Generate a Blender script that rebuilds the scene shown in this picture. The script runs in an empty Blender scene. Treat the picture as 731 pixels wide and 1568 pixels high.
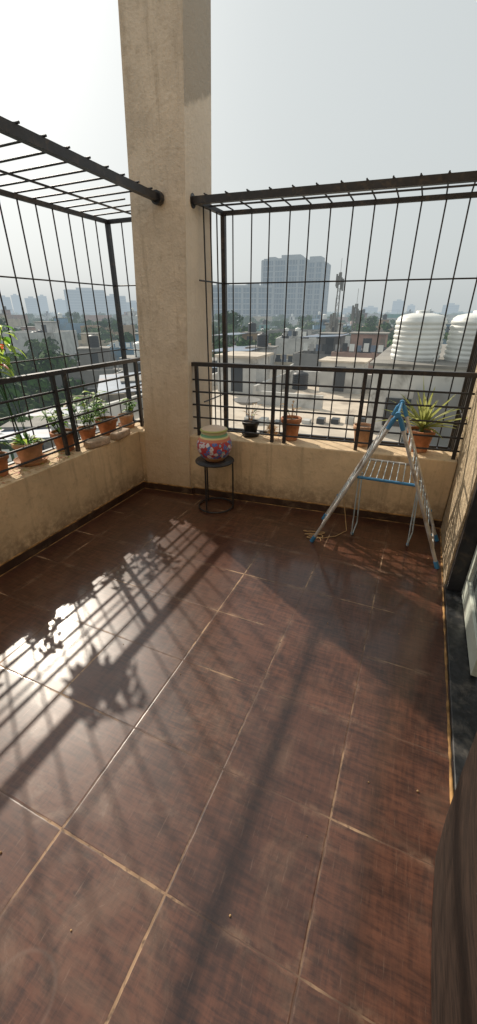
import bpy, math, random
from mathutils import Vector, Matrix
random.seed(7)
S = bpy.context.scene
S.view_settings.view_transform = 'Standard'
S.view_settings.look = 'None'
S.view_settings.exposure = 0
R = math.radians

# ------------------------------------------------------------ mesh builder
class MB:
    def __init__(s):
        s.v = []; s.f = []; s.m = []; s.sm = []
    def add(s, vs, fs, mi=0, smooth=False):
        o = len(s.v)
        s.v += [tuple(p) for p in vs]
        for f in fs:
            s.f.append(tuple(i + o for i in f)); s.m.append(mi); s.sm.append(smooth)
    def box(s, lo, hi, mi=0, M=None):
        x0, y0, z0 = lo; x1, y1, z1 = hi
        vs = [Vector(p) for p in ((x0,y0,z0),(x1,y0,z0),(x1,y1,z0),(x0,y1,z0),(x0,y0,z1),(x1,y0,z1),(x1,y1,z1),(x0,y1,z1))]
        if M: vs = [M @ p for p in vs]
        s.add(vs, [(0,3,2,1),(4,5,6,7),(0,1,5,4),(1,2,6,5),(2,3,7,6),(3,0,4,7)], mi)
    def prism(s, base, top, mi=0):
        n = len(base)
        fs = [tuple(reversed(range(n))), tuple(range(n, 2*n))]
        for i in range(n):
            j = (i+1) % n
            fs.append((i, j, n+j, n+i))
        s.add(list(base)+list(top), fs, mi)
    def cyl(s, p, q, r0, r1=None, n=8, mi=0, smooth=True, caps=True):
        p = Vector(p); q = Vector(q); r1 = r0 if r1 is None else r1
        d = (q-p).normalized()
        a = d.orthogonal().normalized(); b = d.cross(a)
        vs = []
        for c, r in ((p, r0), (q, r1)):
            for i in range(n):
                t = 2*math.pi*i/n
                vs.append(c + a*(r*math.cos(t)) + b*(r*math.sin(t)))
        s.add(vs, [(i, (i+1) % n, n+(i+1) % n, n+i) for i in range(n)], mi, smooth)
        if caps:
            s.add(vs, [tuple(reversed(range(n))), tuple(range(n, 2*n))], mi)
    def bar(s, p, q, w, h=None, mi=0):
        p = Vector(p); q = Vector(q); h = w if h is None else h
        d = (q-p).normalized()
        up = Vector((0,0,1)) if abs(d.z) < .9 else Vector((0,1,0))
        a = d.cross(up).normalized()*w/2; b = a.cross(d).normalized()*h/2
        vs = [p-a-b, p+a-b, p+a+b, p-a+b, q-a-b, q+a-b, q+a+b, q-a+b]
        s.add(vs, [(0,3,2,1),(4,5,6,7),(0,1,5,4),(1,2,6,5),(2,3,7,6),(3,0,4,7)], mi)
    def path(s, pts, r, n=8, mi=0):
        for a, b in zip(pts[:-1], pts[1:]): s.cyl(a, b, r, None, n, mi)
        for p in pts[1:-1]: s.ball(p, r, mi)
    def ball(s, c, r, mi=0, n=8, k=5, sq=(1,1,1)):
        prof = [(r*math.sin(math.pi*i/k), -r*math.cos(math.pi*i/k)) for i in range(k+1)]
        s.lathe(c, prof, n, mi, sq)
    def lathe(s, c, prof, n=24, mi=0, sq=(1,1,1), smooth=True):
        c = Vector(c); vs = []
        for r, z in prof:
            for i in range(n):
                t = 2*math.pi*i/n
                vs.append(c+Vector((r*math.cos(t)*sq[0], r*math.sin(t)*sq[1], z*sq[2])))
        fs = []
        for k in range(len(prof)-1):
            for i in range(n):
                j = (i+1) % n
                fs.append((k*n+i, k*n+j, (k+1)*n+j, (k+1)*n+i))
        s.add(vs, fs, mi, smooth)
    def blade(s, base, d, L, w, droop=0.3, mi=0, seg=5, fold=.25, peak=.35):
        base = Vector(base); d = Vector(d).normalized()
        side = d.cross(Vector((0,0,1)))
        if side.length < .01: side = Vector((1,0,0))
        side.normalize()
        p = base.copy(); vs = []; dd = d.copy()
        for i in range(seg+1):
            t = i/seg
            ww = w*(math.sin(math.pi*min(1, (t*(1-peak)/peak if t < peak else 1-0 )*.5+.0)) if t < peak else math.cos(math.pi/2*((t-peak)/(1-peak))))
            ww = max(ww, w*.12 if i < seg else 0.001)
            up = side.cross(dd).normalized()
            vs += [p-side*ww/2+up*ww*fold, p, p+side*ww/2+up*ww*fold]
            p = p+dd*(L/seg)
            dd = (dd+Vector((0,0,-droop/seg))).normalized()
        fs = []
        for i in range(seg):
            a = i*3
            fs += [(a, a+1, a+4, a+3), (a+1, a+2, a+5, a+4)]
        s.add(vs, fs, mi, True)
    def obj(s, name, mats, parent=None, loc=(0,0,0), rot=0, bevel=0):
        me = bpy.data.meshes.new(name)
        me.from_pydata(s.v, [], s.f)
        for m in mats: me.materials.append(m)
        me.polygons.foreach_set('material_index', s.m)
        me.polygons.foreach_set('use_smooth', s.sm)
        me.update()
        o = bpy.data.objects.new(name, me)
        S.collection.objects.link(o)
        o.location = loc; o.rotation_euler = (0,0,rot)
        if parent: o.parent = parent
        if bevel:
            b = o.modifiers.new('bevel', 'BEVEL'); b.width = bevel; b.segments = 2; b.limit_method = 'ANGLE'
        return o

def empty(name, loc=(0,0,0)):
    e = bpy.data.objects.new(name, None); S.collection.objects.link(e); e.location = loc
    return e

# ------------------------------------------------------------ node helpers
class NT:
    def __init__(s, name):
        s.mat = bpy.data.materials.new(name); s.mat.use_nodes = True
        s.t = s.mat.node_tree; s.n = s.t.nodes
        s.b = s.n['Principled BSDF']; s.out = s.n['Material Output']
    def l(s, a, b): s.t.links.new(a, b)
    def put(s, sock, v):
        if v is None: return
        if isinstance(v, (int, float, tuple, list)): sock.default_value = v
        else: s.l(v, sock)
    def math(s, op, a, b=None, c=None):
        n = s.n.new('ShaderNodeMath'); n.operation = op
        s.put(n.inputs[0], a); s.put(n.inputs[1], b); s.put(n.inputs[2], c)
        return n.outputs[0]
    def mix(s, f, a, b, typ='MIX'):
        n = s.n.new('ShaderNodeMix'); n.data_type = 'RGBA'; n.blend_type = typ
        s.put(n.inputs[0], f)
        s.put(n.inputs[6], (*a, 1) if isinstance(a, tuple) and len(a) == 3 else a)
        s.put(n.inputs[7], (*b, 1) if isinstance(b, tuple) and len(b) == 3 else b)
        return n.outputs[2]
    def noise(s, vec, scale, detail=5, rough=.6, dist=0):
        n = s.n.new('ShaderNodeTexNoise'); s.put(n.inputs['Vector'], vec)
        n.inputs['Scale'].default_value = scale; n.inputs['Detail'].default_value = detail
        n.inputs['Roughness'].default_value = rough; n.inputs['Distortion'].default_value = dist
        return n.outputs['Fac']
    def ramp(s, v, a, b, lo=0., hi=1.):
        n = s.n.new('ShaderNodeMapRange'); n.interpolation_type = 'SMOOTHSTEP'
        s.put(n.inputs[0], v); n.inputs[1].default_value = a; n.inputs[2].default_value = b
        n.inputs[3].default_value = lo; n.inputs[4].default_value = hi
        return n.outputs[0]
    def mapping(s, vec, scale=(1,1,1), rot=(0,0,0)):
        n = s.n.new('ShaderNodeMapping'); s.l(vec, n.inputs[0])
        n.inputs['Scale'].default_value = scale; n.inputs['Rotation'].default_value = rot
        return n.outputs[0]
    def coord(s, k='Object'):
        return s.n.new('ShaderNodeTexCoord').outputs[k]
    def pos(s):
        return s.n.new('ShaderNodeNewGeometry').outputs['Position']
    def sep(s, v):
        n = s.n.new('ShaderNodeSeparateXYZ'); s.l(v, n.inputs[0]); return n.outputs
    def bump(s, h, strength=.3, dist=.01):
        n = s.n.new('ShaderNodeBump'); s.l(h, n.inputs['Height'])
        n.inputs['Strength'].default_value = strength; n.inputs['Distance'].default_value = dist
        s.l(n.outputs[0], s.b.inputs['Normal'])
        return n.outputs[0]
    def haze(s, L=680., col=(.48,.555,.60)):  # mixes a glowing haze colour into the material by distance from the origin
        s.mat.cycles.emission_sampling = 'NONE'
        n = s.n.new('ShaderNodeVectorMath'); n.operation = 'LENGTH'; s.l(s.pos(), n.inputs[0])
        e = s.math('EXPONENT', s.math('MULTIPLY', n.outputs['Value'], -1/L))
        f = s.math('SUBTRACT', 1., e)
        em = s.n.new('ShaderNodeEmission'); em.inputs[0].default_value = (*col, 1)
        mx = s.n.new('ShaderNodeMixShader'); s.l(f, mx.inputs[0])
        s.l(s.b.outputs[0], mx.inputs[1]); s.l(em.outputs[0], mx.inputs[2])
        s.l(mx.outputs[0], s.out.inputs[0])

def mat(name, col, rough=.7, metal=0., var=.18, scale=6., bump=.15, bscale=80., bdist=.004, haze=False, dirt=None, dscale=2.5, spec=.5, world=False):
    t = NT(name)
    c = t.pos() if world else t.coord()
    n1 = t.noise(c, scale, 2)
    f = t.ramp(n1, .3, .7)
    lo = tuple(x*(1-var) for x in col); hi = tuple(min(1, x*(1+var)) for x in col)
    out = t.mix(f, lo, hi)
    if dirt:
        n2 = t.noise(c, dscale, 4, .65, .4)
        out = t.mix(t.ramp(n2, .5, .72), out, dirt)
    t.l(out, t.b.inputs['Base Color'])
    t.b.inputs['Roughness'].default_value = rough
    t.b.inputs['Metallic'].default_value = metal
    t.b.inputs['Specular IOR Level'].default_value = spec
    if bump: t.bump(t.noise(c, bscale, 2), bump, bdist)
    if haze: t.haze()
    return t.mat

# ------------------------------------------------------------ camera
cam = bpy.data.cameras.new('camera'); co = bpy.data.objects.new('camera', cam)
S.collection.objects.link(co); S.camera = co
cam.sensor_fit = 'VERTICAL'; cam.sensor_height = 36; cam.lens = 600/1568*36
cam.clip_start = .02; cam.clip_end = 12000
co.location = (0,0,1.55); co.rotation_euler = (R(63), 0, R(23.65))

# ------------------------------------------------------------ light
E = 37.
hx, hy = -.835, .55
hl = math.hypot(hx, hy); hx /= hl; hy /= hl
sd = Vector((hx*math.cos(R(E)), hy*math.cos(R(E)), math.sin(R(E))))
sun = bpy.data.lights.new('sun', 'SUN'); so = bpy.data.objects.new('sun', sun); S.collection.objects.link(so)
sun.energy = 4.3; sun.angle = R(.7); sun.color = (1, .90, .76)
so.rotation_euler = (-sd).to_track_quat('-Z', 'Y').to_euler()
w = bpy.data.worlds.new('World'); S.world = w; w.use_nodes = True
wt = w.node_tree; bg = wt.nodes['Background']
sk = wt.nodes.new('ShaderNodeTexSky'); sk.sky_type = 'NISHITA'; sk.sun_disc = False
sk.sun_elevation = R(E); sk.sun_rotation = math.atan2(hx, hy)
sk.dust_density = 5; sk.air_density = 1.3; sk.ozone_density = 1
hs = wt.nodes.new('ShaderNodeHueSaturation'); hs.inputs['Saturation'].default_value = .3
wt.links.new(sk.outputs[0], hs.inputs['Color'])
mxw = wt.nodes.new('ShaderNodeMix'); mxw.data_type = 'RGBA'; mxw.inputs[0].default_value = .76
mxw.inputs[7].default_value = (6.9, 7.4, 7.4, 1)
wt.links.new(hs.outputs[0], mxw.inputs[6]); wt.links.new(mxw.outputs[2], bg.inputs[0])
bg.inputs[1].default_value = .1

# ------------------------------------------------------------ materials
def stucco(name, col, dirt=(.30,.22,.14), b=.5, bs=55):
    t = NT(name); c = t.pos()
    n = t.noise(c, 3, 5, .65); n2 = t.noise(c, 18, 5, .7); z = t.sep(c)[2]
    base = t.mix(t.ramp(n, .3, .7), tuple(x*.82 for x in col), tuple(min(1,x*1.06) for x in col))
    base = t.mix(t.math('MULTIPLY', t.ramp(n2, .5, .8), .5), base, dirt)
    vs = t.noise(t.mapping(c, (9,9,.7)), 1.6, 5, .7)
    base = t.mix(t.math('MULTIPLY', t.ramp(vs, .5, .72), .45), base, dirt)
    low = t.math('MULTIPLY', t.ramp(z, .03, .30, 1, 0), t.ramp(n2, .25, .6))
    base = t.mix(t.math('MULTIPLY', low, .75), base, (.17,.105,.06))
    t.l(base, t.b.inputs['Base Color']); t.b.inputs['Roughness'].default_value = .85
    h = t.math('ADD', t.noise(c, bs, 3, .6), t.math('MULTIPLY', t.noise(c, 9, 2), 1.5))
    t.bump(h, b, .008)
    return t
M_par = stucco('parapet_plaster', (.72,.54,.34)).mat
tp = stucco('pillar_plaster', (.70,.58,.45), b=.8)
c = tp.pos(); sx, sy, sz = tp.sep(c)
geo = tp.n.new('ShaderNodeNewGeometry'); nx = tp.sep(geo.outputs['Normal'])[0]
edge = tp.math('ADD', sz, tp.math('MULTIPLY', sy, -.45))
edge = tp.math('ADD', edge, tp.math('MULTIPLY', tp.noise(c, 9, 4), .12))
shade_mask = tp.math('MULTIPLY', tp.ramp(edge, 1.42, 1.47), tp.ramp(nx, .5, .8))  # shadow with a slanted edge, painted on the upper part of the right face
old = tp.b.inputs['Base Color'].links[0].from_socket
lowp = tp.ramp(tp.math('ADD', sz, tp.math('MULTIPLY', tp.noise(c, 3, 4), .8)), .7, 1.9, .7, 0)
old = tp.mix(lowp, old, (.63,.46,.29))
lit = tp.mix(tp.math('MULTIPLY', tp.ramp(nx, .5, .8), .6), old, (.84,.75,.64))  # right face painted lighter as if lit, below the painted shadow
tp.l(tp.mix(shade_mask, lit, (.46,.40,.33)), tp.b.inputs['Base Color'])
M_pil = tp.mat

t = NT('stone_texture_wall'); c = t.pos()
n = t.noise(c, 45, 6, .75); n3 = t.noise(c, 7, 4)
base = t.mix(t.ramp(n, .38, .62), (.36,.27,.16), (.68,.53,.35))
base = t.mix(t.math('MULTIPLY', t.ramp(n3, .4, .7), .4), base, (.5,.41,.29))
t.l(base, t.b.inputs['Base Color']); t.b.inputs['Roughness'].default_value = .85
t.bump(n, .9, .012)
M_stone = t.mat

# floor
t = NT('glazed_brown_tiles'); c = t.pos(); x, y, z = t.sep(c)
TX, TY = .411, .394
def line(v, T):
    u = t.math('DIVIDE', v, T)
    return t.math('MULTIPLY', t.math('ABSOLUTE', t.math('SUBTRACT', t.math('FRACT', t.math('ADD', u, .5)), .5)), T), t.math('FLOOR', u)
wob = t.math('MULTIPLY', t.math('SUBTRACT', t.noise(c, 22, 2), .5), .004)
dx, ix = line(t.math('ADD', x, wob), TX); dy, iy = line(t.math('ADD', y, wob), TY)
d = t.math('MINIMUM', dx, dy)
gn = t.noise(c, 1.9, 4, .65)
gsel = t.ramp(gn, .48, .62)
gw = t.math('ADD', t.math('MULTIPLY', gsel, .0026), .0016)
grout = t.math('LESS_THAN', d, gw)
cid = t.n.new('ShaderNodeCombineXYZ'); t.l(ix, cid.inputs[0]); t.l(iy, cid.inputs[1])
wn = t.n.new('ShaderNodeTexWhiteNoise'); wn.noise_dimensions = '3D'; t.l(cid.outputs[0], wn.inputs['Vector'])
s1 = t.noise(t.mapping(c, (5,42,1), (0,0,R(4))), 1.6, 6, .7, .3)
s2 = t.noise(t.mapping(c, (40,6,1), (0,0,R(-8))), 1.4, 6, .7, .3)
big = t.noise(c, 1.7, 5, .6, .5)
st = t.mix(.4, s1, s2)
st = t.math('ADD', t.math('MULTIPLY', st, .7), t.math('MULTIPLY', big, .3))
col = t.mix(t.ramp(st, .40, .60), (.034,.0120,.0068), (.132,.049,.0255))
col = t.mix(t.math('MULTIPLY', wn.outputs['Value'], .45), col, (.048,.017,.0095))
dn = t.noise(c, 3.3, 7, .72, .9)
worn = t.ramp(y, .2, 1.9, 1., .3)
dust = t.math('MULTIPLY', t.math('MULTIPLY', t.ramp(dn, .48, .70), .5), worn)
col = t.mix(dust, col, (.18,.105,.066))
scr = t.noise(t.mapping(c, (90,7,1), (0,0,R(38))), 1.2, 4, .75)
col = t.mix(t.math('MULTIPLY', t.math('MULTIPLY', t.ramp(scr, .58, .74), .5), worn), col, (.24,.155,.11))
near = t.math('MULTIPLY', t.ramp(d, .0, .030, 1, 0), t.ramp(t.noise(c, 9, 5, .7), .46, .68))
col = t.mix(t.math('MULTIPLY', near, .48), col, (.27,.17,.11))
gcol = t.mix(gsel, (.09,.046,.028), (.38,.24,.14))
gcol = t.mix(t.ramp(t.noise(c, 30, 2), .52, .72), gcol, (.09,.05,.03))
col = t.mix(grout, col, gcol)
rx = t.math('ADD', x, .64); ry = t.math('ADD', y, -.075)
rd = t.math('SQRT', t.math('ADD', t.math('MULTIPLY', rx, rx), t.math('MULTIPLY', ry, ry)))
ring = t.ramp(t.math('ABSOLUTE', t.math('SUBTRACT', rd, .085)), 0, .009, .25, 0)
col = t.mix(ring, col, (.2,.14,.11))
t.l(col, t.b.inputs['Base Color'])
ro = t.math('ADD', t.math('MULTIPLY', dn, .16), .27)
ro = t.math('ADD', ro, t.math('MULTIPLY', grout, .4))
t.l(ro, t.b.inputs['Roughness'])
hgt = t.math('ADD', t.ramp(d, .0015, .006), t.math('MULTIPLY', t.noise(c, 3.5, 1), .3))
bn = t.bump(hgt, .18, .003)
t.b.inputs['Coat Weight'].default_value = .6
t.l(t.math('ADD', t.math('ADD', t.math('MULTIPLY', s1, .10), .07), t.math('MULTIPLY', dust, .35)), t.b.inputs['Coat Roughness'])
t.l(bn, t.b.inputs['Coat Normal'])
M_floor = t.mat

M_iron = mat('black_painted_iron', (.016,.016,.02), .42, .0, .3, 20, .2, 150, .001, dirt=(.06,.045,.035), dscale=14)
M_skirt = mat('dark_skirting_tile', (.045,.022,.015), .35, 0, .3, 8, .1, dirt=(.12,.08,.05), dscale=9)
M_grout = mat('tan_grout', (.34,.22,.11), .9, 0, .4, 20, .4, 100)
M_mortar = mat('stained_mortar', (.34,.19,.07), .9, 0, .5, 14, .4, 100, dirt=(.07,.04,.025), dscale=6)
M_terra = mat('terracotta', (.42,.17,.08), .8, 0, .25, 12, .3, 60, dirt=(.5,.34,.24), dscale=7)
M_terra2 = mat('terracotta_pale', (.54,.32,.20), .85, 0, .2, 12, .3, 60, dirt=(.3,.2,.13), dscale=7)
M_blackpot = mat('black_plastic', (.02,.02,.022), .45, 0, .2, 12, .1)
M_soil = mat('soil', (.06,.04,.028), .95, 0, .4, 40, .8, 70, .01)
M_brick = mat('weathered_brick', (.46,.34,.25), .9, 0, .25, 14, .7, 60, .008, dirt=(.25,.2,.16), dscale=9)
M_granite = mat('black_granite', (.02,.021,.023), .35, 0, .4, 40, .1, dirt=(.1,.09,.08), dscale=12)
M_door = mat('sliding_door_paint', (.60,.64,.56), .5, 0, .1, 5, .05, dirt=(.35,.33,.28), dscale=6)
t = NT('dark_wood_leaf'); c = t.coord()
g = t.noise(t.mapping(c, (30,3,30)), 3, 6, .7, .5)
t.l(t.mix(t.ramp(g, .35, .68), (.011,.007,.005), (.046,.028,.02)), t.b.inputs['Base Color'])
t.b.inputs['Roughness'].default_value = .6; t.b.inputs['Specular IOR Level'].default_value = .25; t.bump(g, .3, .003); M_wood = t.mat
M_blue = mat('blue_plastic', (.05,.22,.42), .4, 0, .15, 10, 0)
M_steel = mat('grey_white_tube', (.58,.56,.53), .35, .35, .12, 20, 0, dirt=(.30,.22,.16), dscale=9)
M_bluewire = mat('pale_coated_wire', (.45,.55,.60), .4, .1, .1, 20, 0)
M_cord = mat('tan_cord', (.5,.33,.16), .9, 0)

# ------------------------------------------------------------ terrace
def wy(X): return 2.93+.0963*(X+2.3)
m = MB(); m.box((-2.7,-1.4,-.35), (.5, 3.6, 0)); m.obj('floor', [M_floor])

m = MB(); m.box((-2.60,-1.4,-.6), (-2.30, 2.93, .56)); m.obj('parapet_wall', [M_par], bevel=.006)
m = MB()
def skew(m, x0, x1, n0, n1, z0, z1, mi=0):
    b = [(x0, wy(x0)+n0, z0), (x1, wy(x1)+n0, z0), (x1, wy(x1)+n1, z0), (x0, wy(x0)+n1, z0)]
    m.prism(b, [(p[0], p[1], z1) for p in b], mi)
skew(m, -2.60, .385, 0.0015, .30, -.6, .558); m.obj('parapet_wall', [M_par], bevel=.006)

m = MB()
def PX(z): return -2.225+.058*(z-.58), -1.78+.050*(z-.58), -1.78+.030*(z-.58)
z0, z1 = -.5, 5.2
rows = []
N = 30
for k in range(N+1):
    z = z0+(z1-z0)*k/N
    a, b_, c_ = PX(z)
    rows.append([(a, wy(-2.22)-.02, z), (b_, wy(-1.78)-.02, z), (c_, 3.42, z), (a, 3.42, z)])
for k in range(N):
    lo, hi = rows[k], rows[k+1]
    for i in range(4):
        j = (i+1) % 4
        m.add([lo[i], lo[j], hi[j], hi[i]], [(0,1,2,3)])
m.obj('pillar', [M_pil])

m = MB()
m.box((-2.2995,-1.4,.003), (-2.288, 2.925, .062), 0)
m.box((-2.2995,-1.4,.0622), (-2.290, 2.925, .069), 1)
skew(m, -2.287, -1.775, -.034, -.0205, .003, .062, 0)
skew(m, -2.287, -1.775, -.032, -.0205, .0622, .069, 1)
skew(m, -1.765, .385, -.012, .001, .003, .062, 0)
skew(m, -1.765, .385, -.010, .001, .0622, .069, 1)
m.box((-1.77, wy(-1.77)-.03, .003), (-1.76, wy(-1.77)-.012, .0615), 0)
m.obj('skirting', [M_skirt, M_mortar])
m = MB()
for (p, q, f) in (((-2.284,-1.4), (-2.284,2.9),1), ((-2.28,wy(-2.28)-.037), (-1.76,wy(-1.76)-.037),1), ((-1.76,wy(-1.76)-.016), (.38,wy(.38)-.016),1), ((.385,.95), (.385,3.17),2.0)):
    P = Vector((*p, .000)); Q = Vector((*q, .000)); n = int((Q-P).length/.035); dd = (Q-P)/n
    rr = [random.uniform(.0015,.0042)*f for _ in range(n+1)]
    for i in range(n): m.cyl(P+dd*i, P+dd*(i+1.0), rr[i], rr[i+1], 6, 0, True, False)
m.obj('mortar_edge', [M_mortar])

e = empty('side_wall')
m = MB(); m.box((.39, 2.36, -.3), (.65, 3.7, 3.6)); m.obj('wall_panel', [M_stone], e)
m = MB(); m.box((.39,-1.4,2.4), (.65,2.359,3.6)); m.obj('lintel', [M_stone], e)
m = MB(); m.box((.39,-1.4,-.3), (.65,.93,2.399)); m.obj('wall_return', [M_par], e)
e = empty('sliding_door')
m = MB()
m.box((.40,2.30,.022), (.62,2.358,2.38), 0); m.box((.40,.932,.022), (.62,.97,2.38), 0); m.box((.40,.971,2.33), (.62,2.299,2.38), 0)
m.obj('frame', [M_iron], e, bevel=.003)
m = MB()
for (y0, y1, xx) in ((1.62,2.29,.48), (.98,1.66,.54)):
    m.box((xx,y0,.03), (xx+.035,y1,.16), 0); m.box((xx,y0,2.2), (xx+.035,y1,2.32), 0)
    m.box((xx,y0,.1605), (xx+.035,y0+.07,2.199), 0); m.box((xx,y1-.07,.1605), (xx+.035,y1,2.199), 0)
    m.box((xx+.012,y0+.0705,.161), (xx+.022,y1-.0705,2.198), 1)
m.obj('panels', [M_door, mat('door_glass', (.12,.14,.14), .08, 0, .1, 3, 0)], e, bevel=.003)
m = MB(); m.box((.392,.94,-.2), (.9,2.358,.020)); m.obj('door_sill', [M_granite], bevel=.004)

m = MB()
prof = [(.0,.81),(.05,.825),(.15,.862),(.3,.90),(.53,.94),(.9,.965),(1.4,.975),(2.2,.98)]
nY = 14
for side, off in ((0, 0), (1, .045)):
    grid = []
    for z, ye in prof:
        row = []
        for i in range(nY+1):
            yy = ye-(ye+1.1)*i/nY
            xx = .317+.012*math.sin(yy*7+z*2)*min(1,z*2+.2)+off+ (.012*max(0, 1-i/1.5) if side == 0 else 0)
            row.append((xx, yy, z+.004))
        grid.append(row)
    vs = [p for r_ in grid for p in r_]
    fs = []
    for k in range(len(prof)-1):
        for i in range(nY):
            a = k*(nY+1)+i
            q = (a, a+1, a+nY+2, a+nY+1)
            fs.append(q if side == 0 else tuple(reversed(q)))
    m.add(vs, fs, 0, True)
    if side == 0: g0 = grid
    else:
        for k in range(len(prof)-1):
            m.add([g0[k][0], grid[k][0], grid[k+1][0], g0[k+1][0]], [(0,1,2,3)], 0)
m.obj('door_shutter', [M_wood])
m = MB(); m.box((-2.6,-1.65,-.35), (.9,-1.405,3.6)); m.obj('house_wall', [M_par])

# ------------------------------------------------------------ iron work
SP = .155
ZT = 2.26
def backgrille():
    m = MB(); x0, x1 = -1.73, .37
    def P(X, n, z): return Vector((X, wy(X)+n, z))
    n_in, n_out = .09, .54
    m.bar(P(x0-.02, n_in, ZT), P(x1, n_in, ZT), .04, .045)
    m.bar(P(-1.69, n_out, ZT), P(x1, n_out, ZT), .028, .03)
    m.bar(P(-1.69, .30, ZT+.004), P(x1, .30, ZT+.004), .012, .01)
    m.bar(P(-1.69, n_out, .50), P(x1, n_out, .50), .03, .03)
    for X in (-1.68, x1-.01):
        m.bar(P(X, n_out, .50), P(X, n_out, ZT), .036)
        m.bar(P(X, n_in, ZT-.002), P(X, n_out, ZT-.002), .03, .03)
        m.bar(P(X, .28, .50), P(X, n_out, .50), .03, .03)
        for z in (.85, 1.77): m.cyl(P(X, .1, z), P(X, n_out, z), .006)
        for k in (.2,.31,.42): m.cyl(P(X, k, .52), P(X, k, ZT), .006)
    X = -1.60
    while X < x1-.03:
        j = random.uniform(-.008,.008)
        m.cyl(P(X, n_out, .5), P(X+j, n_out, ZT+.01), .0056)
        m.cyl(P(X, n_in-.03, ZT+.028), P(X, n_out+.01, ZT+.02), .0056)
        m.cyl(P(X, n_in, ZT+.02), P(X, n_in, ZT+.030), .009)
        m.cyl(P(X, .26, .515), P(X, n_out, .505), .006)
        X += SP
    for z in (.85, 1.77): m.cyl(P(-1.68, n_out-.008, z), P(x1, n_out-.008, z), .0055)
    for k in (.36,.45): m.cyl(P(-1.68, k, .512), P(x1, k, .512), .006)
    m.cyl(P(-1.735, n_in, ZT), P(-1.70, n_in, ZT), .045, None, 12)
    m.obj('window_grille', [M_iron])
    m = MB(); n0 = .06; x0 = -1.77
    m.bar(P(x0, n0, 1.165), P(.385, n0, 1.165), .045, .03)
    for z in (1.04, .94, .83, .72, .62): m.cyl(P(x0, n0, z), P(.385, n0, z), .0075)
    for X in (-1.72, -1.05, -.945, -.36, -.255, .355): m.bar(P(X, n0, .555), P(X, n0, 1.152), .026, .026)
    m.obj('balcony_railing', [M_iron])
backgrille()

def leftgrille():
    m = MB(); y0, y1 = -1.2, 3.42
    XO = -2.76
    def XI(y): return -1.73-.055*y
    m.bar((XI(y0), y0, ZT), (XI(2.915), 2.915, ZT), .04, .045)
    m.cyl((XI(2.9), 2.885, ZT), (XI(2.9), 2.93, ZT), .042, None, 12)
    m.bar((XO, y0, ZT), (XO, y1, ZT), .028, .03)
    m.bar((XO, y0, .5), (XO, y1, .5), .03, .03)
    m.bar((-2.38, y0, ZT+.003), (-2.38, 3.4, ZT+.003), .012, .01)
    m.bar((XO, y1, .5), (XO, y1, ZT), .036)
    m.bar((XO, y1, ZT), (-2.15, y1, ZT), .028, .03)
    m.bar((XO, y1, .5), (-2.25, y1, .5), .028, .03)
    m.bar((XO, .2, .5), (XO, .2, ZT), .03)
    for z in (.85, 1.22, 1.77):
        m.cyl((XO+.008, y0, z), (XO+.008, y1, z), .0055)
        m.cyl((XO, y1-.008, z), (-2.2, y1-.008, z), .0055)
    for X in (-2.61,-2.46,-2.31): m.cyl((X, y1, .5), (X, y1, ZT), .0056)
    y = y1-SP
    while y > y0:
        m.cyl((XO, y, .5), (XO, y+random.uniform(-.008,.008), ZT+.01), .0056)
        m.cyl((XO-.01, y, ZT+.02), (XI(y)+.03 if y < 2.9 else -2.2, y, ZT+.028), .0056)
        m.cyl((XO, y, .505), (-2.56, y, .512), .006)
        if y < 2.85: m.cyl((XI(y), y, ZT+.02), (XI(y), y, ZT+.031), .009)
        y -= SP
    m.obj('window_grille', [M_iron])
    m = MB(); X = -2.385
    m.bar((X, y0, 1.165), (X, 3.35, 1.165), .045, .03)
    for z in (1.04, .94, .83, .72, .62): m.cyl((X, y0, z), (X, 3.35, z), .0085)
    for y in (2.14, 2.25, 1.0, 1.1, 3.1): m.bar((X, y, .555), (X, y, 1.152), .026, .026)
    m.obj('balcony_railing', [M_iron])
leftgrille()

# ------------------------------------------------------------ stool + painted pot
cx, cy = -1.45, 2.81
m = MB()
def ringpts(r, z, n=36): return [Vector((cx+r*math.cos(2*math.pi*i/n), cy+r*math.sin(2*math.pi*i/n), z)) for i in range(n+1)]
m.path(ringpts(.152, .012), .007, 8)
m.path(ringpts(.158, .432), .008, 8)
m.lathe((cx,cy,0), [(0,.428),(.15,.428),(.153,.436),(.15,.442),(0,.442)], 40)
for i in range(3):
    a = R(25+120*i)
    d = Vector((math.cos(a), math.sin(a), 0))
    c0 = Vector((cx, cy, 0))
    m.cyl(c0+d*.152+Vector((0,0,.0)), c0+d*.152+Vector((0,0,.43)), .0075)
m.obj('plant_stand', [M_iron])
t = NT('hand_painted_clay'); c = t.coord(); x, y, z = t.sep(c)
vo = t.n.new('ShaderNodeTexVoronoi'); t.l(c, vo.inputs['Vector']); vo.inputs['Scale'].default_value = 27
vo.inputs['Randomness'].default_value = .9
wv = t.math('ADD', vo.outputs['Distance'], t.math('MULTIPLY', t.math('SUBTRACT', t.noise(c, 50, 2), .5), .45))
hue = t.n.new('ShaderNodeSeparateColor'); t.l(vo.outputs['Color'], hue.inputs[0])
pc = t.mix(t.ramp(hue.outputs[0], .52, .54), (.66,.62,.64), (.07,.17,.48))
pc = t.mix(t.ramp(hue.outputs[1], .72, .73), pc, (.20,.46,.55))
body = t.mix(t.ramp(wv, .50, .58, 1, 0), (.44,.05,.06), pc)
body = t.mix(t.ramp(wv, .14, .20, 1, 0), body, (.60,.10,.15))
def band(col, a, b, cur):
    k = t.math('MULTIPLY', t.math('GREATER_THAN', z, a), t.math('LESS_THAN', z, b))
    return t.mix(k, cur, col)
body = band((.50,.24,.10), -.01, .034, body)
body = band((.55,.40,.15), .034, .042, body)
body = band((.56,.18,.10), .178, .200, body)
body = band((.66,.55,.25), .200, .212, body)
body = band((.16,.36,.20), .212, .232, body)
body = band((.60,.55,.34), .232, .252, body)
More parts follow.
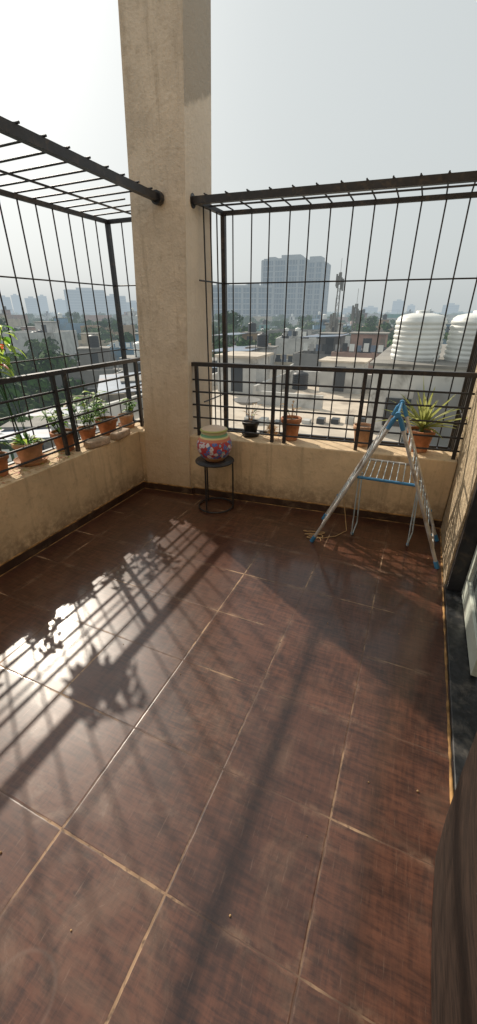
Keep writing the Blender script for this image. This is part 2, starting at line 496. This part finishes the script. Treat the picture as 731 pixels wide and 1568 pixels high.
body = band((.40,.40,.14), .252, .266, body)
body = band((.60,.46,.34), .266, .30, body)
t.l(body, t.b.inputs['Base Color']); t.b.inputs['Roughness'].default_value = .45
M_paint = t.mat
m = MB()
m.lathe((0,0,0), [(0,.0),(.075,0),(.085,.012),(.115,.04),(.140,.085),(.147,.12),(.143,.155),(.128,.19),(.112,.212),(.104,.226),(.104,.240),(.110,.25),(.114,.258),(.108,.264),(.088,.270),(.06,.280),(.025,.286),(0,.288)], 48)
m.obj('painted_clay_pot', [M_paint], loc=(cx,cy,.4425))

# ------------------------------------------------------------ clothes drying rack
e = empty('clothes_drying_rack')
m = MB()
yf, yb, zt = 2.58, 2.98, .985
ax = -.07
def tube(p, q, r=.0105, mi=0): m.cyl(p, q, r, None, 10, mi)
for (xf, dxa) in ((-.51, -.03), (.35, .03)):
    for Y, yy in ((yf, yf-.02), (yb, yb-.03)):
        tube((xf, yy, .012), (ax+dxa, Y, zt-.045), .0115)
        T = Vector((ax+dxa, Y, zt-.045)); f = Vector((xf, yy, .012))
        d = (f-T).normalized()
        m.cyl(f-d*.04, f+d*.012, .0155, .0165, 10, 1)
        m.cyl(T-d*.03, T+d*.04, .016, .014, 10, 1)
        top = T+Vector((0, .035, -.02)); bot = Vector((ax+(xf-ax)*.80, yy+.035, .012+.21))
        tube(top, bot, .009)
        m.ball(bot, .013, 1)
        m.cyl(T-d*.03, (ax, Y, zt+.012), .012, .010, 10, 1)
    for k in (.12, .80):
        X = ax+dxa+(xf-ax-dxa)*(1-k); Z = .012+(zt-.057)*k
        tube((X, yf-.015, Z), (X, yb-.015, Z), .008)
for side in (-1, 1):
    xf = -.51 if side < 0 else .35
    for k in (.26,.32,.38,.44,.50,.66,.72,.86):
        X = ax+(xf-ax)*(1-k)+side*.03*k; Z = .012+(zt-.057)*k
        m.cyl((X, yf-.01, Z+.006), (X, yb-.01, Z+.006), .0026, None, 6, 2)
for Y in (yf, yb):
    m.cyl((ax, Y-.016, zt+.01), (ax, Y+.016, zt+.01), .017, None, 12, 1)
m.cyl((ax, yf, zt+.01), (ax, yb, zt+.01), .008, None, 10, 1)
zs = .56
xl, xr = -.255, .115
tube((xl, yf, zs), (xr, yf, zs), .010, 1); tube((xl, yb, zs), (xr, yb, zs), .009, 0)
tube((xl, yf, zs), (xl, yb, zs), .008); tube((xr, yf, zs), (xr, yb, zs), .008)
for i in range(1, 9):
    X = xl+(xr-xl)*i/9
    m.cyl((X, yf, zs+.004), (X, yb, zs+.004), .003, None, 6, 2)
for X, X2 in ((xl, -.25), (xr, .15)):
    m.path([Vector((X+.01, yf+.01, zs)), Vector((X2, yf+.15, .03)), Vector((X2+.004, yf+.21, .012)), Vector((X2+.02, yf+.24, .10)), Vector((X+.02, yf+.1, zs))], .0045, 8, 2)
    m.cyl((X2, yf+.15, .045), (X2+.004, yf+.2, .008), .009, None, 8, 1)
m.obj('frame', [M_steel, M_blue, M_bluewire], e)
m = MB()
pts = []
for i in range(34):
    a = i*.5
    pts.append(Vector((-.50+.05*math.cos(a)*(1+.02*i)-.001*i, 2.585+.03*math.sin(a*1.1)+(.004*i), .006+.002*(i % 3))))
m.path(pts, .003, 6)
m.path([Vector((-.45,2.62,.01)), Vector((-.36,2.7,.008)), Vector((-.30,2.82,.006)), Vector((-.33,2.95,.02)), Vector((-.38,2.97,.25)), Vector((-.30,2.98,.45))], .003, 6)
m.obj('cord', [M_cord])

# ------------------------------------------------------------ pots and plants
def leafmat(name, c1, c2, haze=False):
    t = NT(name); c = t.coord()
    t.l(t.mix(t.ramp(t.noise(c, 9 if not haze else .35, 1), .35, .65), c1, c2), t.b.inputs['Base Color'])
    t.b.inputs['Roughness'].default_value = .5
    if not haze:
        tr = t.n.new('ShaderNodeBsdfTranslucent'); tr.inputs[0].default_value = (*[min(1, x*2.2) for x in c2], 1)
        mx = t.n.new('ShaderNodeMixShader'); mx.inputs[0].default_value = .4
        t.l(t.b.outputs[0], mx.inputs[1]); t.l(tr.outputs[0], mx.inputs[2]); t.l(mx.outputs[0], t.out.inputs[0])
    else:
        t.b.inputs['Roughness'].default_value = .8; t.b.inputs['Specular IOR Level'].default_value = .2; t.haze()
    return t.mat
L_green = leafmat('leaf_green', (.05,.13,.02), (.11,.24,.04))
L_dark = leafmat('leaf_dark_green', (.02,.06,.015), (.05,.12,.03))
L_yel = leafmat('leaf_yellow_green', (.14,.28,.03), (.30,.40,.07))
L_red = leafmat('leaf_red', (.3,.03,.02), (.42,.07,.03))
L_dry = leafmat('leaf_dry', (.25,.16,.08), (.4,.28,.15))
L_agave = leafmat('leaf_agave', (.09,.14,.04), (.27,.28,.09))
def pot(name, x, y, r, h, mt, z=.56, plant=None, saucer=False):
    e = empty(name, (x, y, z))
    m = MB()
    m.lathe((0,0,0), [(0,.0),(r*.68,0),(r*.72,.01),(r*.93,h*.80),(r*1.04,h*.81),(r*1.06,h*.98),(r*1.02,h),(r*.93,h),(r*.90,h*.88)], 28, 0)
    m.lathe((0,0,0), [(r*.92,h*.88),(r*.5,h*.90),(0,h*.92)], 28, 1)
    if saucer: m.lathe((0,0,0), [(r*.6,-.001),(r*1.0,.002),(r*1.15,.03),(r*1.18,.032),(r*1.13,.026),(r*.7,.012)], 28, 0)
    m.obj('pot', [mt, M_soil], e)
    m = MB()
    if plant == 'agave':
        for i in range(42):
            a = i*2.4; el = R(random.uniform(10, 84))
            d = Vector((math.cos(a)*math.cos(el), math.sin(a)*math.cos(el), math.sin(el)))
            m.blade((d.x*.015, d.y*.015, h*.9+.03), d, random.uniform(.26,.40), random.uniform(.024,.036), random.uniform(.2,.8), 0, 7, .35, .2)
        m.cyl((0,0,h*.8), (0,0,h*.9+.06), .02, .012, 8, 0)
        m.obj('agave_leaves', [L_agave], e)
    elif plant in ('leafy', 'tall', 'croton', 'small'):
        ns = {'leafy': 10, 'tall': 8, 'croton': 5, 'small': 6}[plant]; H = {'leafy': .18, 'tall': .30, 'croton': .76, 'small': .14}[plant]
        mats = [M_soil, L_green, L_yel, L_dark, L_red]
        for i in range(ns):
            a = random.uniform(0, 6.28); sp = random.uniform(.1, .5) if plant != 'croton' else random.uniform(.02,.08)
            p = Vector((math.cos(a)*r*.3, math.sin(a)*r*.3, h*.9)); d = Vector((math.cos(a)*sp, math.sin(a)*sp-(.07 if plant == 'croton' else 0), 1)).normalized()
            L = H*random.uniform(.8, 1.05); n = max(4, int(L/.035)); pts = [p]
            for k in range(n):
                q_ = .12 if plant != 'croton' else .04
                d = (d+Vector((random.uniform(-q_,q_), random.uniform(-q_,q_), -.02))).normalized()
                p = p+d*(L/n); pts.append(p)
                if k > (n*.70 if plant == 'croton' else 0):
                    for q in range(3 if plant == 'croton' else 2):
                        aa = random.uniform(0, 6.28)
                        dl = Vector((math.cos(aa), math.sin(aa), random.uniform(-.1,.6)))
                        if plant == 'croton':
                            m.blade(p, dl, random.uniform(.10,.17), random.uniform(.035,.052), random.uniform(1.2,2.6), random.choice((2,2,2,1,1,2,4)), 5, .15, .45)
                        else:
                            m.blade(p, dl, random.uniform(.05,.09), random.uniform(.022,.042), random.uniform(.4,1.4), random.choice((1,1,2,3)), 4, .2, .45)
            for k in range(n): m.cyl(pts[k], pts[k+1], .003, .0025, 5, 3, True, False)
        if plant == 'croton':
            for i in range(26):
                a = random.uniform(0, 6.28); dl = Vector((math.cos(a), math.sin(a), random.uniform(.3,1.4)))
                m.blade((math.cos(a)*r*.3, math.sin(a)*r*.3, h*.9), dl, random.uniform(.07,.13), random.uniform(.022,.04), 1.0, random.choice((1,2,3)), 4, .2, .45)
        m.obj('leaves', mats, e)
    elif plant == 'dry':
        for i in range(14):
            a = random.uniform(0, 6.28); d = Vector((math.cos(a)*.5, math.sin(a)*.5, 1)).normalized()
            p = Vector((0,0,h*.9)); q = p+d*random.uniform(.06,.16)
            m.cyl(p, q, .002, .001, 5, 0); m.blade(q, d+Vector((0,0,-.5)), .05, .016, 1.2, random.choice((0,0,1)))
        m.obj('dry_stems', [L_dry, L_green], e)
    return e
pot('potted_plant', -1.29, wy(-1.29)+.19, .073, .13, M_blackpot, plant='dry', saucer=True)
pot('potted_plant', -.93, wy(-.93)+.19, .085, .19, M_terra, plant='dry')
pot('flower_pot', -.335, wy(-.335)+.20, .078, .17, M_terra2)
pot('potted_agave', .10, wy(.1)+.20, .10, .17, M_terra, plant='agave')
m = MB()
for i in range(160):
    a = random.uniform(0, 6.28); el = random.uniform(-.3, 1.3)
    d = Vector((math.cos(a)*math.cos(el), math.sin(a)*math.cos(el), abs(math.sin(el))))
    m.blade((random.uniform(-.03,.03), random.uniform(-.03,.03), .02+random.uniform(0,.08)), d, random.uniform(.04,.08), .008, .9, 0, 3)
m.obj('dry_fibre_bundle', [L_dry], loc=(-1.09, wy(-1.09)+.17, .56))
for (y, r, h, mt, pl) in ((1.63,.09,.14,M_terra,'leafy'), (1.91,.10,.16,M_terra2,'croton'), (2.24,.09,.15,M_terra,'leafy'), (2.50,.075,.12,M_terra,'tall'), (2.75,.095,.14,M_terra,'small'), (3.02,.07,.12,M_terra2,'small'), (1.2,.09,.14,M_terra,'leafy'), (.85,.09,.14,M_terra2,'leafy')):
    pot('potted_plant', -2.505, y, r, h, mt, plant=pl, saucer=(mt is M_terra2))
for (x, y, rz) in ((-2.335,2.42,R(80)), (-2.325,2.70,R(98))):
    m = MB(); m.box((-.105,-.045,0), (.105,.045,.06)); m.obj('brick', [M_brick], loc=(x,y,.5615), rot=rz, bevel=.014)
m = MB()
for i in range(260):
    y = random.uniform(.9, 2.2); x = random.uniform(-2.55, -2.31)
    a = random.uniform(0, 6.28)
    m.blade((x, y, .563+random.uniform(0,.012)), (math.cos(a), math.sin(a), random.uniform(0,.25)), random.uniform(.02,.06), random.uniform(.004,.014), .3, random.choice((0,0,0,1,2)), 3)
m.obj('fallen_leaves', [L_dry, L_red, L_yel])
m = MB()
for i in range(26):
    x = random.uniform(-2.1,.3); y = random.uniform(.1, 2.9); r = random.uniform(.002,.005)
    m.ball((x,y,r*.7), r, 0, 6, 4, (1, random.uniform(.5,1.2), .6))
m.obj('floor_debris', [M_grout])

# ============================================================ CITY
G = -14.
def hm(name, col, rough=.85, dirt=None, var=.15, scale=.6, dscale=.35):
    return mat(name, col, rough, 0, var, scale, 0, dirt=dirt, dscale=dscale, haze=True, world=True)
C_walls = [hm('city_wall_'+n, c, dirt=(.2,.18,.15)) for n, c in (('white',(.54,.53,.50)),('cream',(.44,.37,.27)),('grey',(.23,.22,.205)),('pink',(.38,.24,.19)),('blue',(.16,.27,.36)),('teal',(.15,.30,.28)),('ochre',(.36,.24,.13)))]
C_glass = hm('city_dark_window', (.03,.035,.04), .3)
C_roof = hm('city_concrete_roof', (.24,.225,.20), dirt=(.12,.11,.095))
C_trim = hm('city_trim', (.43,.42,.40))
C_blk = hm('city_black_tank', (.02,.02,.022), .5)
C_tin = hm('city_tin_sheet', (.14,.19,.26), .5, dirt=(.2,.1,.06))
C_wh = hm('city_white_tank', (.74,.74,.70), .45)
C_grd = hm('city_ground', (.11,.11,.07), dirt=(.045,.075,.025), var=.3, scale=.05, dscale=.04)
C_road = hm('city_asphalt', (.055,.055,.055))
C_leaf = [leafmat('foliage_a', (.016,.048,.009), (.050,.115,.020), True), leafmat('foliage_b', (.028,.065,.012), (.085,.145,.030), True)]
C_trunk = hm('tree_bark', (.12,.09,.06))

m = MB(); m.add([(-5000,-600,G),(5000,-600,G),(5000,7000,G),(-5000,7000,G)], [(0,1,2,3)]); m.obj('ground', [C_grd])
def dirvec(deg): return Vector((math.sin(R(deg)), math.cos(R(deg)), 0))
m = MB()
p0 = dirvec(-31)*20; p1 = dirvec(-27)*420; sdv = (p1-p0).normalized().cross(Vector((0,0,1)))*4
m.add([p0-sdv+Vector((0,0,G+.02)), p0+sdv+Vector((0,0,G+.02)), p1+sdv+Vector((0,0,G+.02)), p1-sdv+Vector((0,0,G+.02))], [(0,1,2,3)])
m.obj('road', [C_road])

def tank(m, x, y, z, r, h, mi):
    prof = [(0,0),(r*.97,0)]; k = 7
    for i in range(k):
        a = h*.84*i/k; b = h*.84/k
        prof += [(r*.97,a+b*.1),(r,a+b*.3),(r,a+b*.75),(r*.97,a+b*.92)]
    prof += [(r*.92,h*.88),(r*.55,h*.95),(r*.3,h*.96),(r*.3,h),(0,h)]
    m.lathe((x,y,z), prof, 18, mi)

def house(x, y, w, d, h, rot, wm, detail=2, name='apartment_building', z0=G, furn=True, fh=3.0):
    rnd = random
    m = MB()
    m.box((-w/2,-d/2,0), (w/2,d/2,h), 0)
    pt = .15; ph = rnd.uniform(.6,1.1)
    m.box((-w/2-.02,-d/2-.02,h), (w/2+.02,-d/2+pt,h+ph), 0); m.box((-w/2-.02,d/2-pt,h), (w/2+.02,d/2+.02,h+ph), 0)
    m.box((-w/2-.02,-d/2+pt,h), (-w/2+pt,d/2-pt,h+ph), 0); m.box((w/2-pt,-d/2+pt,h), (w/2+.02,d/2-pt,h+ph), 0)
    m.box((-w/2+pt,-d/2+pt,h), (w/2-pt,d/2-pt,h+.04), 1)
    nf = max(1, int(h/fh))
    for f in range(nf):
        z = f*fh+.95
        if f: m.box((-w/2-.06,-d/2-.06,f*fh-.08), (w/2+.06,d/2+.06,f*fh+.06), 3)
        for axis in (0, 1):
            L = w if axis == 0 else d
            nw = max(2, int(L/2.7))
            for i in range(nw):
                u = -L/2+L*(i+.5)/nw
                ww = rnd.choice((.9,1.2,1.5))/2; hh = rnd.choice((1.1,1.3,1.3,2.0))
                zz = z if hh < 1.9 else z-.75
                for sgn in ((-1,) if (detail < 2 and axis == 0) else ((1,) if detail < 2 else (-1,1))):
                    if rnd.random() < .12: continue
                    if axis == 0:
                        yy = sgn*d/2; a, b = sorted((yy-.02*sgn, yy+.03*sgn)); a2, b2 = sorted((yy, yy+.45*sgn)); a3,b3 = sorted((yy, yy+.07*sgn))
                        m.box((u-ww,a,zz), (u+ww,b,zz+hh), 2)
                        m.box((u-ww-.15,a2,zz+hh+.05), (u+ww+.15,b2,zz+hh+.13), 3)
                        m.box((u-.03,a3,zz), (u+.03,b3,zz+hh), 3); m.box((u-ww-.08,a3,zz-.1), (u+ww+.08,b3,zz-.001), 3)
                    else:
                        xx = sgn*w/2; a, b = sorted((xx-.02*sgn, xx+.03*sgn)); a2, b2 = sorted((xx, xx+.45*sgn)); a3,b3 = sorted((xx, xx+.07*sgn))
                        m.box((a,u-ww,zz), (b,u+ww,zz+hh), 2)
                        m.box((a2,u-ww-.15,zz+hh+.05), (b2,u+ww+.15,zz+hh+.13), 3)
                        m.box((a3,u-.03,zz), (b3,u+.03,zz+hh), 3); m.box((a3,u-ww-.08,zz-.1), (b3,u+ww+.08,zz-.001), 3)
    if furn:
        hx_, hy_ = rnd.uniform(-w/4,w/4), rnd.uniform(-d/5,d/4)
        hw = rnd.uniform(1.2,1.8)
        if rnd.random() < .7:
            m.box((hx_-hw,hy_-1.3,h+.04), (hx_+hw,hy_+1.3,h+2.5), 0); m.box((hx_-hw-.2,hy_-1.5,h+2.5), (hx_+hw+.2,hy_+1.5,h+2.62), 1)
            m.box((hx_-.45,hy_-1.33,h+.05), (hx_+.45,hy_-1.29,h+2.1), 2)
            if rnd.random() < .6: tank(m, hx_, hy_, h+2.62, .65, 1.4, rnd.choice((4,6)))
        for k in range(rnd.choice((0,1,2,3))):
            tank(m, rnd.uniform(-w/2+1,w/2-1), rnd.uniform(-d/2+.9,-d/2+1.6), h+.05, rnd.uniform(.45,.65), rnd.uniform(1,1.5), rnd.choice((4,4,6)))
        if rnd.random() < .35:
            a = rnd.uniform(-w/2+.3, 0)
            for px_ in (a, a+w*.45):
                for py_ in (-d/2+.4, d/2-.4): m.box((px_-.04,py_-.04,h+.04), (px_+.04,py_+.04,h+2.3), 3)
            m.prism([(a-.2,-d/2+.1,h+2.3),(a+w*.45+.2,-d/2+.1,h+2.5),(a+w*.45+.2,d/2-.1,h+2.5),(a-.2,d/2-.1,h+2.3)], [(a-.2,-d/2+.1,h+2.34),(a+w*.45+.2,-d/2+.1,h+2.54),(a+w*.45+.2,d/2-.1,h+2.54),(a-.2,d/2-.1,h+2.34)], 5)
        if rnd.random() < .5:
            m.cyl((w/2-.6,d/2-.6,h), (w/2-.6,d/2-.6,h+rnd.uniform(2.5,5)), .035, None, 5, 4)
        if rnd.random() < .5 and detail > 1:
            for k in range(6): m.box((-w/2+1+k*.7,-d/2+.3,h+1.0), (-w/2+1.5+k*.7,-d/2+.33,h+1.0+rnd.uniform(.5,.8)), rnd.choice((3,5,6,2)))
    return m.obj(name, [wm, C_roof, C_glass, C_trim, C_blk, C_tin, C_wh], loc=(x,y,z0), rot=rot)

def treemesh(seed, H=11, Rr=4.2, nclump=16, nleaf=110, ls=.42):
    rnd = random.Random(seed); m = MB()
    m.cyl((0,0,0), (.2,.1,H*.35), .32, .22, 8, 0)
    cl = []
    for i in range(nclump):
        a = rnd.uniform(0, 6.28); rr = Rr*math.sqrt(rnd.random())*.85; z = H*.42+(H*.5)*rnd.random()*(1-.55*(rr/Rr)**2)
        c = Vector((rr*math.cos(a), rr*math.sin(a), z)); cl.append((c, rnd.uniform(.9,1.7)))
        m.cyl((.2,.1,H*.33), c, .13, .03, 5, 0)
    for c, r in cl:
        k = 1 if rnd.random() < .5 else 2
        for j in range(nleaf):
            d = Vector((rnd.gauss(0,1), rnd.gauss(0,1), rnd.gauss(0,1))).normalized()*r*(rnd.random()**.4)
            d.z *= .7; p = c+d
            n = (d+Vector((rnd.uniform(-1,1), rnd.uniform(-1,1), rnd.uniform(-.2,1.2)))).normalized()
            a = n.orthogonal().normalized(); b = n.cross(a); s_ = ls*rnd.uniform(.5,1.2)
            m.add([p-a*s_, p+b*s_*.6, p+a*s_, p-b*s_*.6], [(0,1,2,3)], k)
    me = m.obj('tmp', [C_trunk, C_leaf[0], C_leaf[1]])
    data = me.data; bpy.data.objects.remove(me); return data
TM = [treemesh(1), treemesh(2, 12, 5, 20), treemesh(3, 9, 3.5, 13), treemesh(5, 13, 4.6, 20)]
def tree(x, y, s=1., z=G, k=None):
    o = bpy.data.objects.new('tree', TM[k if k is not None else random.randrange(4)]); S.collection.objects.link(o)
    o.location = (x, y, z); o.rotation_euler = (0,0,random.uniform(0,6.28)); o.scale = (s,s,s*random.uniform(.9,1.1))

m = MB()
m.box((-15,13,G), (-.2,33,-3.75), 0)
m.box((-15,13,-3.749), (-.2,33,-3.70), 1)
for lo, hi in (((-15.1,12.9,-3.7),(-.1,13.1,-2.9)), ((-15.1,32.8,-3.7),(-.1,33.1,-2.7)), ((-15.1,13.1,-3.7),(-14.85,32.8,-2.8)), ((-9.5,24,-3.7),(-9.3,32.8,-2.6)), ((-9.3,24,-3.7),(-5,24.2,-2.9))): m.box(lo, hi, 0)
m.box((-13.5,27,-3.7), (-10.5,30,-1.3), 0); m.box((-13.7,26.8,-1.3), (-10.3,30.2,-1.15), 1); m.box((-12.4,26.96,-3.6), (-11.5,27.02,-1.7), 2)
m.box((-6.6,30,-3.7), (-3.6,32.6,-1.6), 0); m.box((-6.8,29.8,-1.6), (-3.4,32.7,-1.5), 1); m.box((-5.6,29.96,-3.6), (-4.8,30.02,-1.9), 2)
tank(m, -8.2, 30.5, -3.7, .6, 1.3, 3); tank(m, -2.2, 31, -3.7, .6, 1.3, 3); tank(m, -14, 20, -3.7, .6, 1.3, 3)
for i in range(9): m.box((-8+i*.7,19+.3*i,-3.7), (-7.6+i*.7,19.5+.3*i,-3.7+random.uniform(.1,.4)), random.choice((0,2)))
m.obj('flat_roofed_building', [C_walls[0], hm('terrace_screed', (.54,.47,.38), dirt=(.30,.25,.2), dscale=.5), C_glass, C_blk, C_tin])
m = MB()
m.lathe((0,0,0), [(0,.06),(.4,.1),(.75,.28),(.78,.28),(.42,.06),(0,.02)], 24, 0)
m.cyl((0,0,-.7), (0,0,.05), .04, None, 8, 0); m.cyl((0,0,.05), (.1,-.35,.65), .015, None, 6, 0); m.ball((.1,-.35,.65), .06)
m.obj('satellite_dish', [C_walls[2]], loc=(-8.4,20.3,-3.0), rot=.5)
m = MB()
m.box((-2.0,20.0,G), (12,34,-.62), 0); m.box((-2.15,19.85,-.619), (12.1,34.1,-.5), 1)
m.box((-.05,19.5,G), (3.3,19.99,-1.6), 3)
for i in range(5):
    for f in range(4):
        z = -3.3-3*f
        m.box((-1.2+i*2.5,19.95,z), (-.1+i*2.5,19.982 if i != 0 else 19.97,z+1.3), 2)
        m.box((-2.03,21.2+i*2.5,z), (-1.98,22.3+i*2.5,z+1.3), 2)
m.box((4.2,20.4,-.5), (6.8,25,1.6), 0)
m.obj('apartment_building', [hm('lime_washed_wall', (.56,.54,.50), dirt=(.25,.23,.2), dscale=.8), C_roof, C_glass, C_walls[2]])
for (x, y) in ((-.35,22.2), (2.05,22.6)):
    m = MB()
    r, h = 1.12, 2.1; prof = [(0,0),(r*.96,0)]; k = 8
    for i in range(k):
        a = .06+h*.80*i/k; b = h*.80/k
        prof += [(r*.955,a),(r*.955,a+b*.12),(r,a+b*.28),(r,a+b*.8),(r*.955,a+b*.95)]
    prof += [(r*.95,h*.86),(r*.80,h*.92),(r*.4,h*.96),(r*.27,h*.96),(r*.27,h),(r*.24,h*1.01),(0,h*1.02)]
    m.lathe((0,0,0), prof, 40, 0)
    m.cyl((r*.8,-r*.7,.2), (r*.8,-r*.7,-.4), .04, None, 8, 0)
    m.obj('water_tank', [C_wh], loc=(x,y,-.5))

for (deg, D, w_, d_, h_, rot, k) in ((-49,30,10,9,6.4,.5,0), (-40,34,9,10,8.2,.7,1), (-33,44,11,9,9,.4,0), (-44,52,12,9,9.2,.6,2), (-27,40,8,8,8.8,.2,2), (-36,62,10,10,10.4,.5,4), (-30,60,9,9,9.6,.3,0), (-38,26,7,6,5,.4,2),(-22,48,10,9,9.5,.1,0),(-16,52,9,9,9.5,.1,1),(-10,50,9,8,10.8,.0,2),(-5,48,9,8,11.0,0,3),(-13,66,12,9,11.5,.2,0),(-24,66,9,9,10.2,.1,6)):
    v = dirvec(deg)*D; house(v.x, v.y, w_, d_, h_, rot, C_walls[k], 2)

cell = 13.5; ca, sa = math.cos(.25), math.sin(.25)
for i in range(-40, 12):
    for j in range(0, 40):
        x0_ = i*cell; y0_ = j*cell
        x = x0_*ca+random.uniform(-2,2); y = x0_*sa*.6+y0_+random.uniform(-2,2)
        D = math.hypot(x, y); az = math.degrees(math.atan2(x, y))
        if D < 72 or D > 420 or az < -63 or az > 14: continue
        r = random.random()
        if r < (.62 if D < 160 else .74):
            for k in range(3 if D < 200 else 2): tree(x+random.uniform(-5,5), y+random.uniform(-5,5), random.uniform(.85,1.2))
        else:
            h_ = random.uniform(6.5, 12.) if D < 150 else random.uniform(7, 14.)
            house(x, y, random.uniform(8,12), random.uniform(8,11), h_, random.uniform(-.2,.5), random.choice(C_walls[:1]*3+C_walls), 1)
            if random.random() < .6: tree(x+7, y-6, random.uniform(.75,1.1))
for (deg, D, s_) in ((-53,36,.85),(-50,42,.95),(-47,40,.85),(-55,30,.8),(-46,60,1.0),(-27,72,1.15),(-25,78,1.2),(-23.5,74,1.15),(-21.5,80,1.1),(-29,84,1.1),(-42,70,1.),(-18,86,1.),(-3,60,1.12),(-1,66,1.15),(1,62,1.2),(3.5,60,1.15),(5,70,1.2),(-6,74,1.),(-9,80,1.),(-35,50,.75),(-57,60,1),(-51,75,1),(-26.5,60,1.0),(-24.5,58,1.0),(-23,62,1.05),(-13,58,.8),(-8,62,.95),(-50,50,1.),(-48,47,.95),(-52,46,1.),(-19,60,.85),(-26,54,1.05),(-24,52,1.0),(-49,54,1.1),(-46,48,1.0),(-51,38,.95),(-48,36,.85),(-25.3,48,1.0),(-22.6,56,1.0),(-20.5,66,1.05)):
    v = dirvec(deg)*D; tree(v.x, v.y, s_)

m = MB(); rnd = random.Random(3)
for i in range(1900):
    D = rnd.uniform(300, 1700); az = rnd.uniform(-66, 18); c = dirvec(az)*D; hh = rnd.uniform(8, 14.5)*(1 if D < 900 else 1.15)
    r = rnd.uniform(4,8)*(1+D/1500); k = rnd.choice((0,1))
    for j in range(16):
        a = rnd.uniform(0,6.28); b = rnd.random()
        p = c+Vector((math.cos(a)*r*(1-b*.6), math.sin(a)*r*.6, G+hh*(.15+.85*b)*rnd.uniform(.8,1)))
        s_ = r*rnd.uniform(.25,.5)
        n = Vector((rnd.uniform(-1,1), -1, rnd.uniform(.2,1.4))).normalized(); u = n.orthogonal().normalized(); w2 = n.cross(u)
        m.add([p+u*s_, p+(u*.4+w2*.8)*s_, p+(-u*.5+w2*.6)*s_, p-u*s_, p+(-u*.3-w2*.8)*s_, p+(u*.6-w2*.7)*s_], [(0,1,2,3,4,5)], k)
m.obj('distant_trees', C_leaf)

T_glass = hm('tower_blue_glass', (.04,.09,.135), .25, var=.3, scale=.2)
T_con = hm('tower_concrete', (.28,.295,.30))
def tower(deg, D, w_, d_, top, rot, floors, bays, name='office_tower', pent=None, fins=True):
    v = dirvec(deg)*D; h = top-G; m = MB()
    m.box((-w_/2,-d_/2,0), (w_/2,d_/2,h), 0)
    for f in range(floors+1):
        z = h*f/floors
        m.box((-w_/2-.5,-d_/2-.5,z-.35), (w_/2+.5,d_/2+.5,z+.35), 1)
    if fins:
        for b in range(bays+1):
            x = -w_/2+w_*b/bays; q = .8 if b % 4 == 0 else .15
            m.box((x-q,-d_/2-.8,0), (x+q,-d_/2+.1,h), 1)
        for b in range(4):
            y = -d_/2+d_*b/3
            m.box((w_/2-.1,y-.3,0), (w_/2+.8,y+.3,h), 1)
            m.box((-w_/2-.8,y-.3,0), (-w_/2+.1,y+.3,h), 1)
    m.box((-w_/2+.6,-d_/2+.6,h), (w_/2-.6,d_/2-.6,h+1.2), 1)
    if pent:
        for (a, b, hh) in pent: m.box((a*w_,-d_/4,h+1.2), (b*w_,d_/4,h+1.2+hh), 1)
    m.obj(name, [T_glass, T_con], loc=(v.x, v.y, G), rot=R(-deg)+rot)
tower(-17.6, 345, 31, 24, 35, R(-14), 14, 14, pent=[(-.1,.35,2.4),(-.42,-.25,1.5)])
tower(-14.0, 352, 14, 26, 34, R(-14), 14, 6, pent=[(-.3,.3,3)])
tower(-23.4, 330, 44, 22, 17.5, R(6), 9, 16, pent=[(-.4,-.2,1.5),(.1,.3,1.5)])
for (deg, D, w_, d_, top, fl) in ((-51.5,1100,28,20,30,12),(-50.2,1300,20,20,40,14),(-48.6,1000,24,20,26,10),(-47.4,1200,20,20,36,12),(-53,1000,20,20,28,10),(-42.6,760,60,30,32,12),(-39.2,820,38,30,26,10),(-37,900,30,24,18,9),(-45.5,1300,30,30,30,10),(-35.2,1100,26,22,22,9),(-3.8,1100,26,20,24,10),(-2.3,1200,18,18,16,8),(-9.5,900,24,20,8,7),(-7,1000,30,22,10,7),(-29,1200,30,20,14,8),(2,1000,30,20,14,8)):
    tower(deg, D, w_, d_, top, 0, fl, 6, 'apartment_tower', [(-.2,.2,3)], fins=False)

def mast(x, y, top):
    m = MB(); q = .45
    cs = [(-q,-q),(q,-q),(q,q),(-q,q)]
    for a, b in cs: m.cyl((a,b,G), (a*.35,b*.35,top), .05, None, 5)
    nn = 22
    for k in range(nn):
        z = G+(top-G)*k/nn; z2 = G+(top-G)*(k+1)/nn; f = 1-.65*k/nn; g = 1-.65*(k+1)/nn
        for i in range(4):
            a = cs[i]; b = cs[(i+1) % 4]
            m.cyl((a[0]*f,a[1]*f,z), (b[0]*g,b[1]*g,z2), .025, None, 4)
    for k in range(5):
        a = k*1.25; m.box((math.cos(a)*.5-.12,math.sin(a)*.5-.08,top-2.4+.2*k), (math.cos(a)*.5+.12,math.sin(a)*.5+.08,top-.8+.2*k))
    m.cyl((0,0,top-.5), (0,0,top+1.8), .03, None, 5)
    m.obj('telecom_mast', [C_walls[2]], loc=(x,y,0))
mast(-13.3, 68, 6.8)
mast(-9.5, 62, 2.6)
mast(-12.0, 60, 1.5)
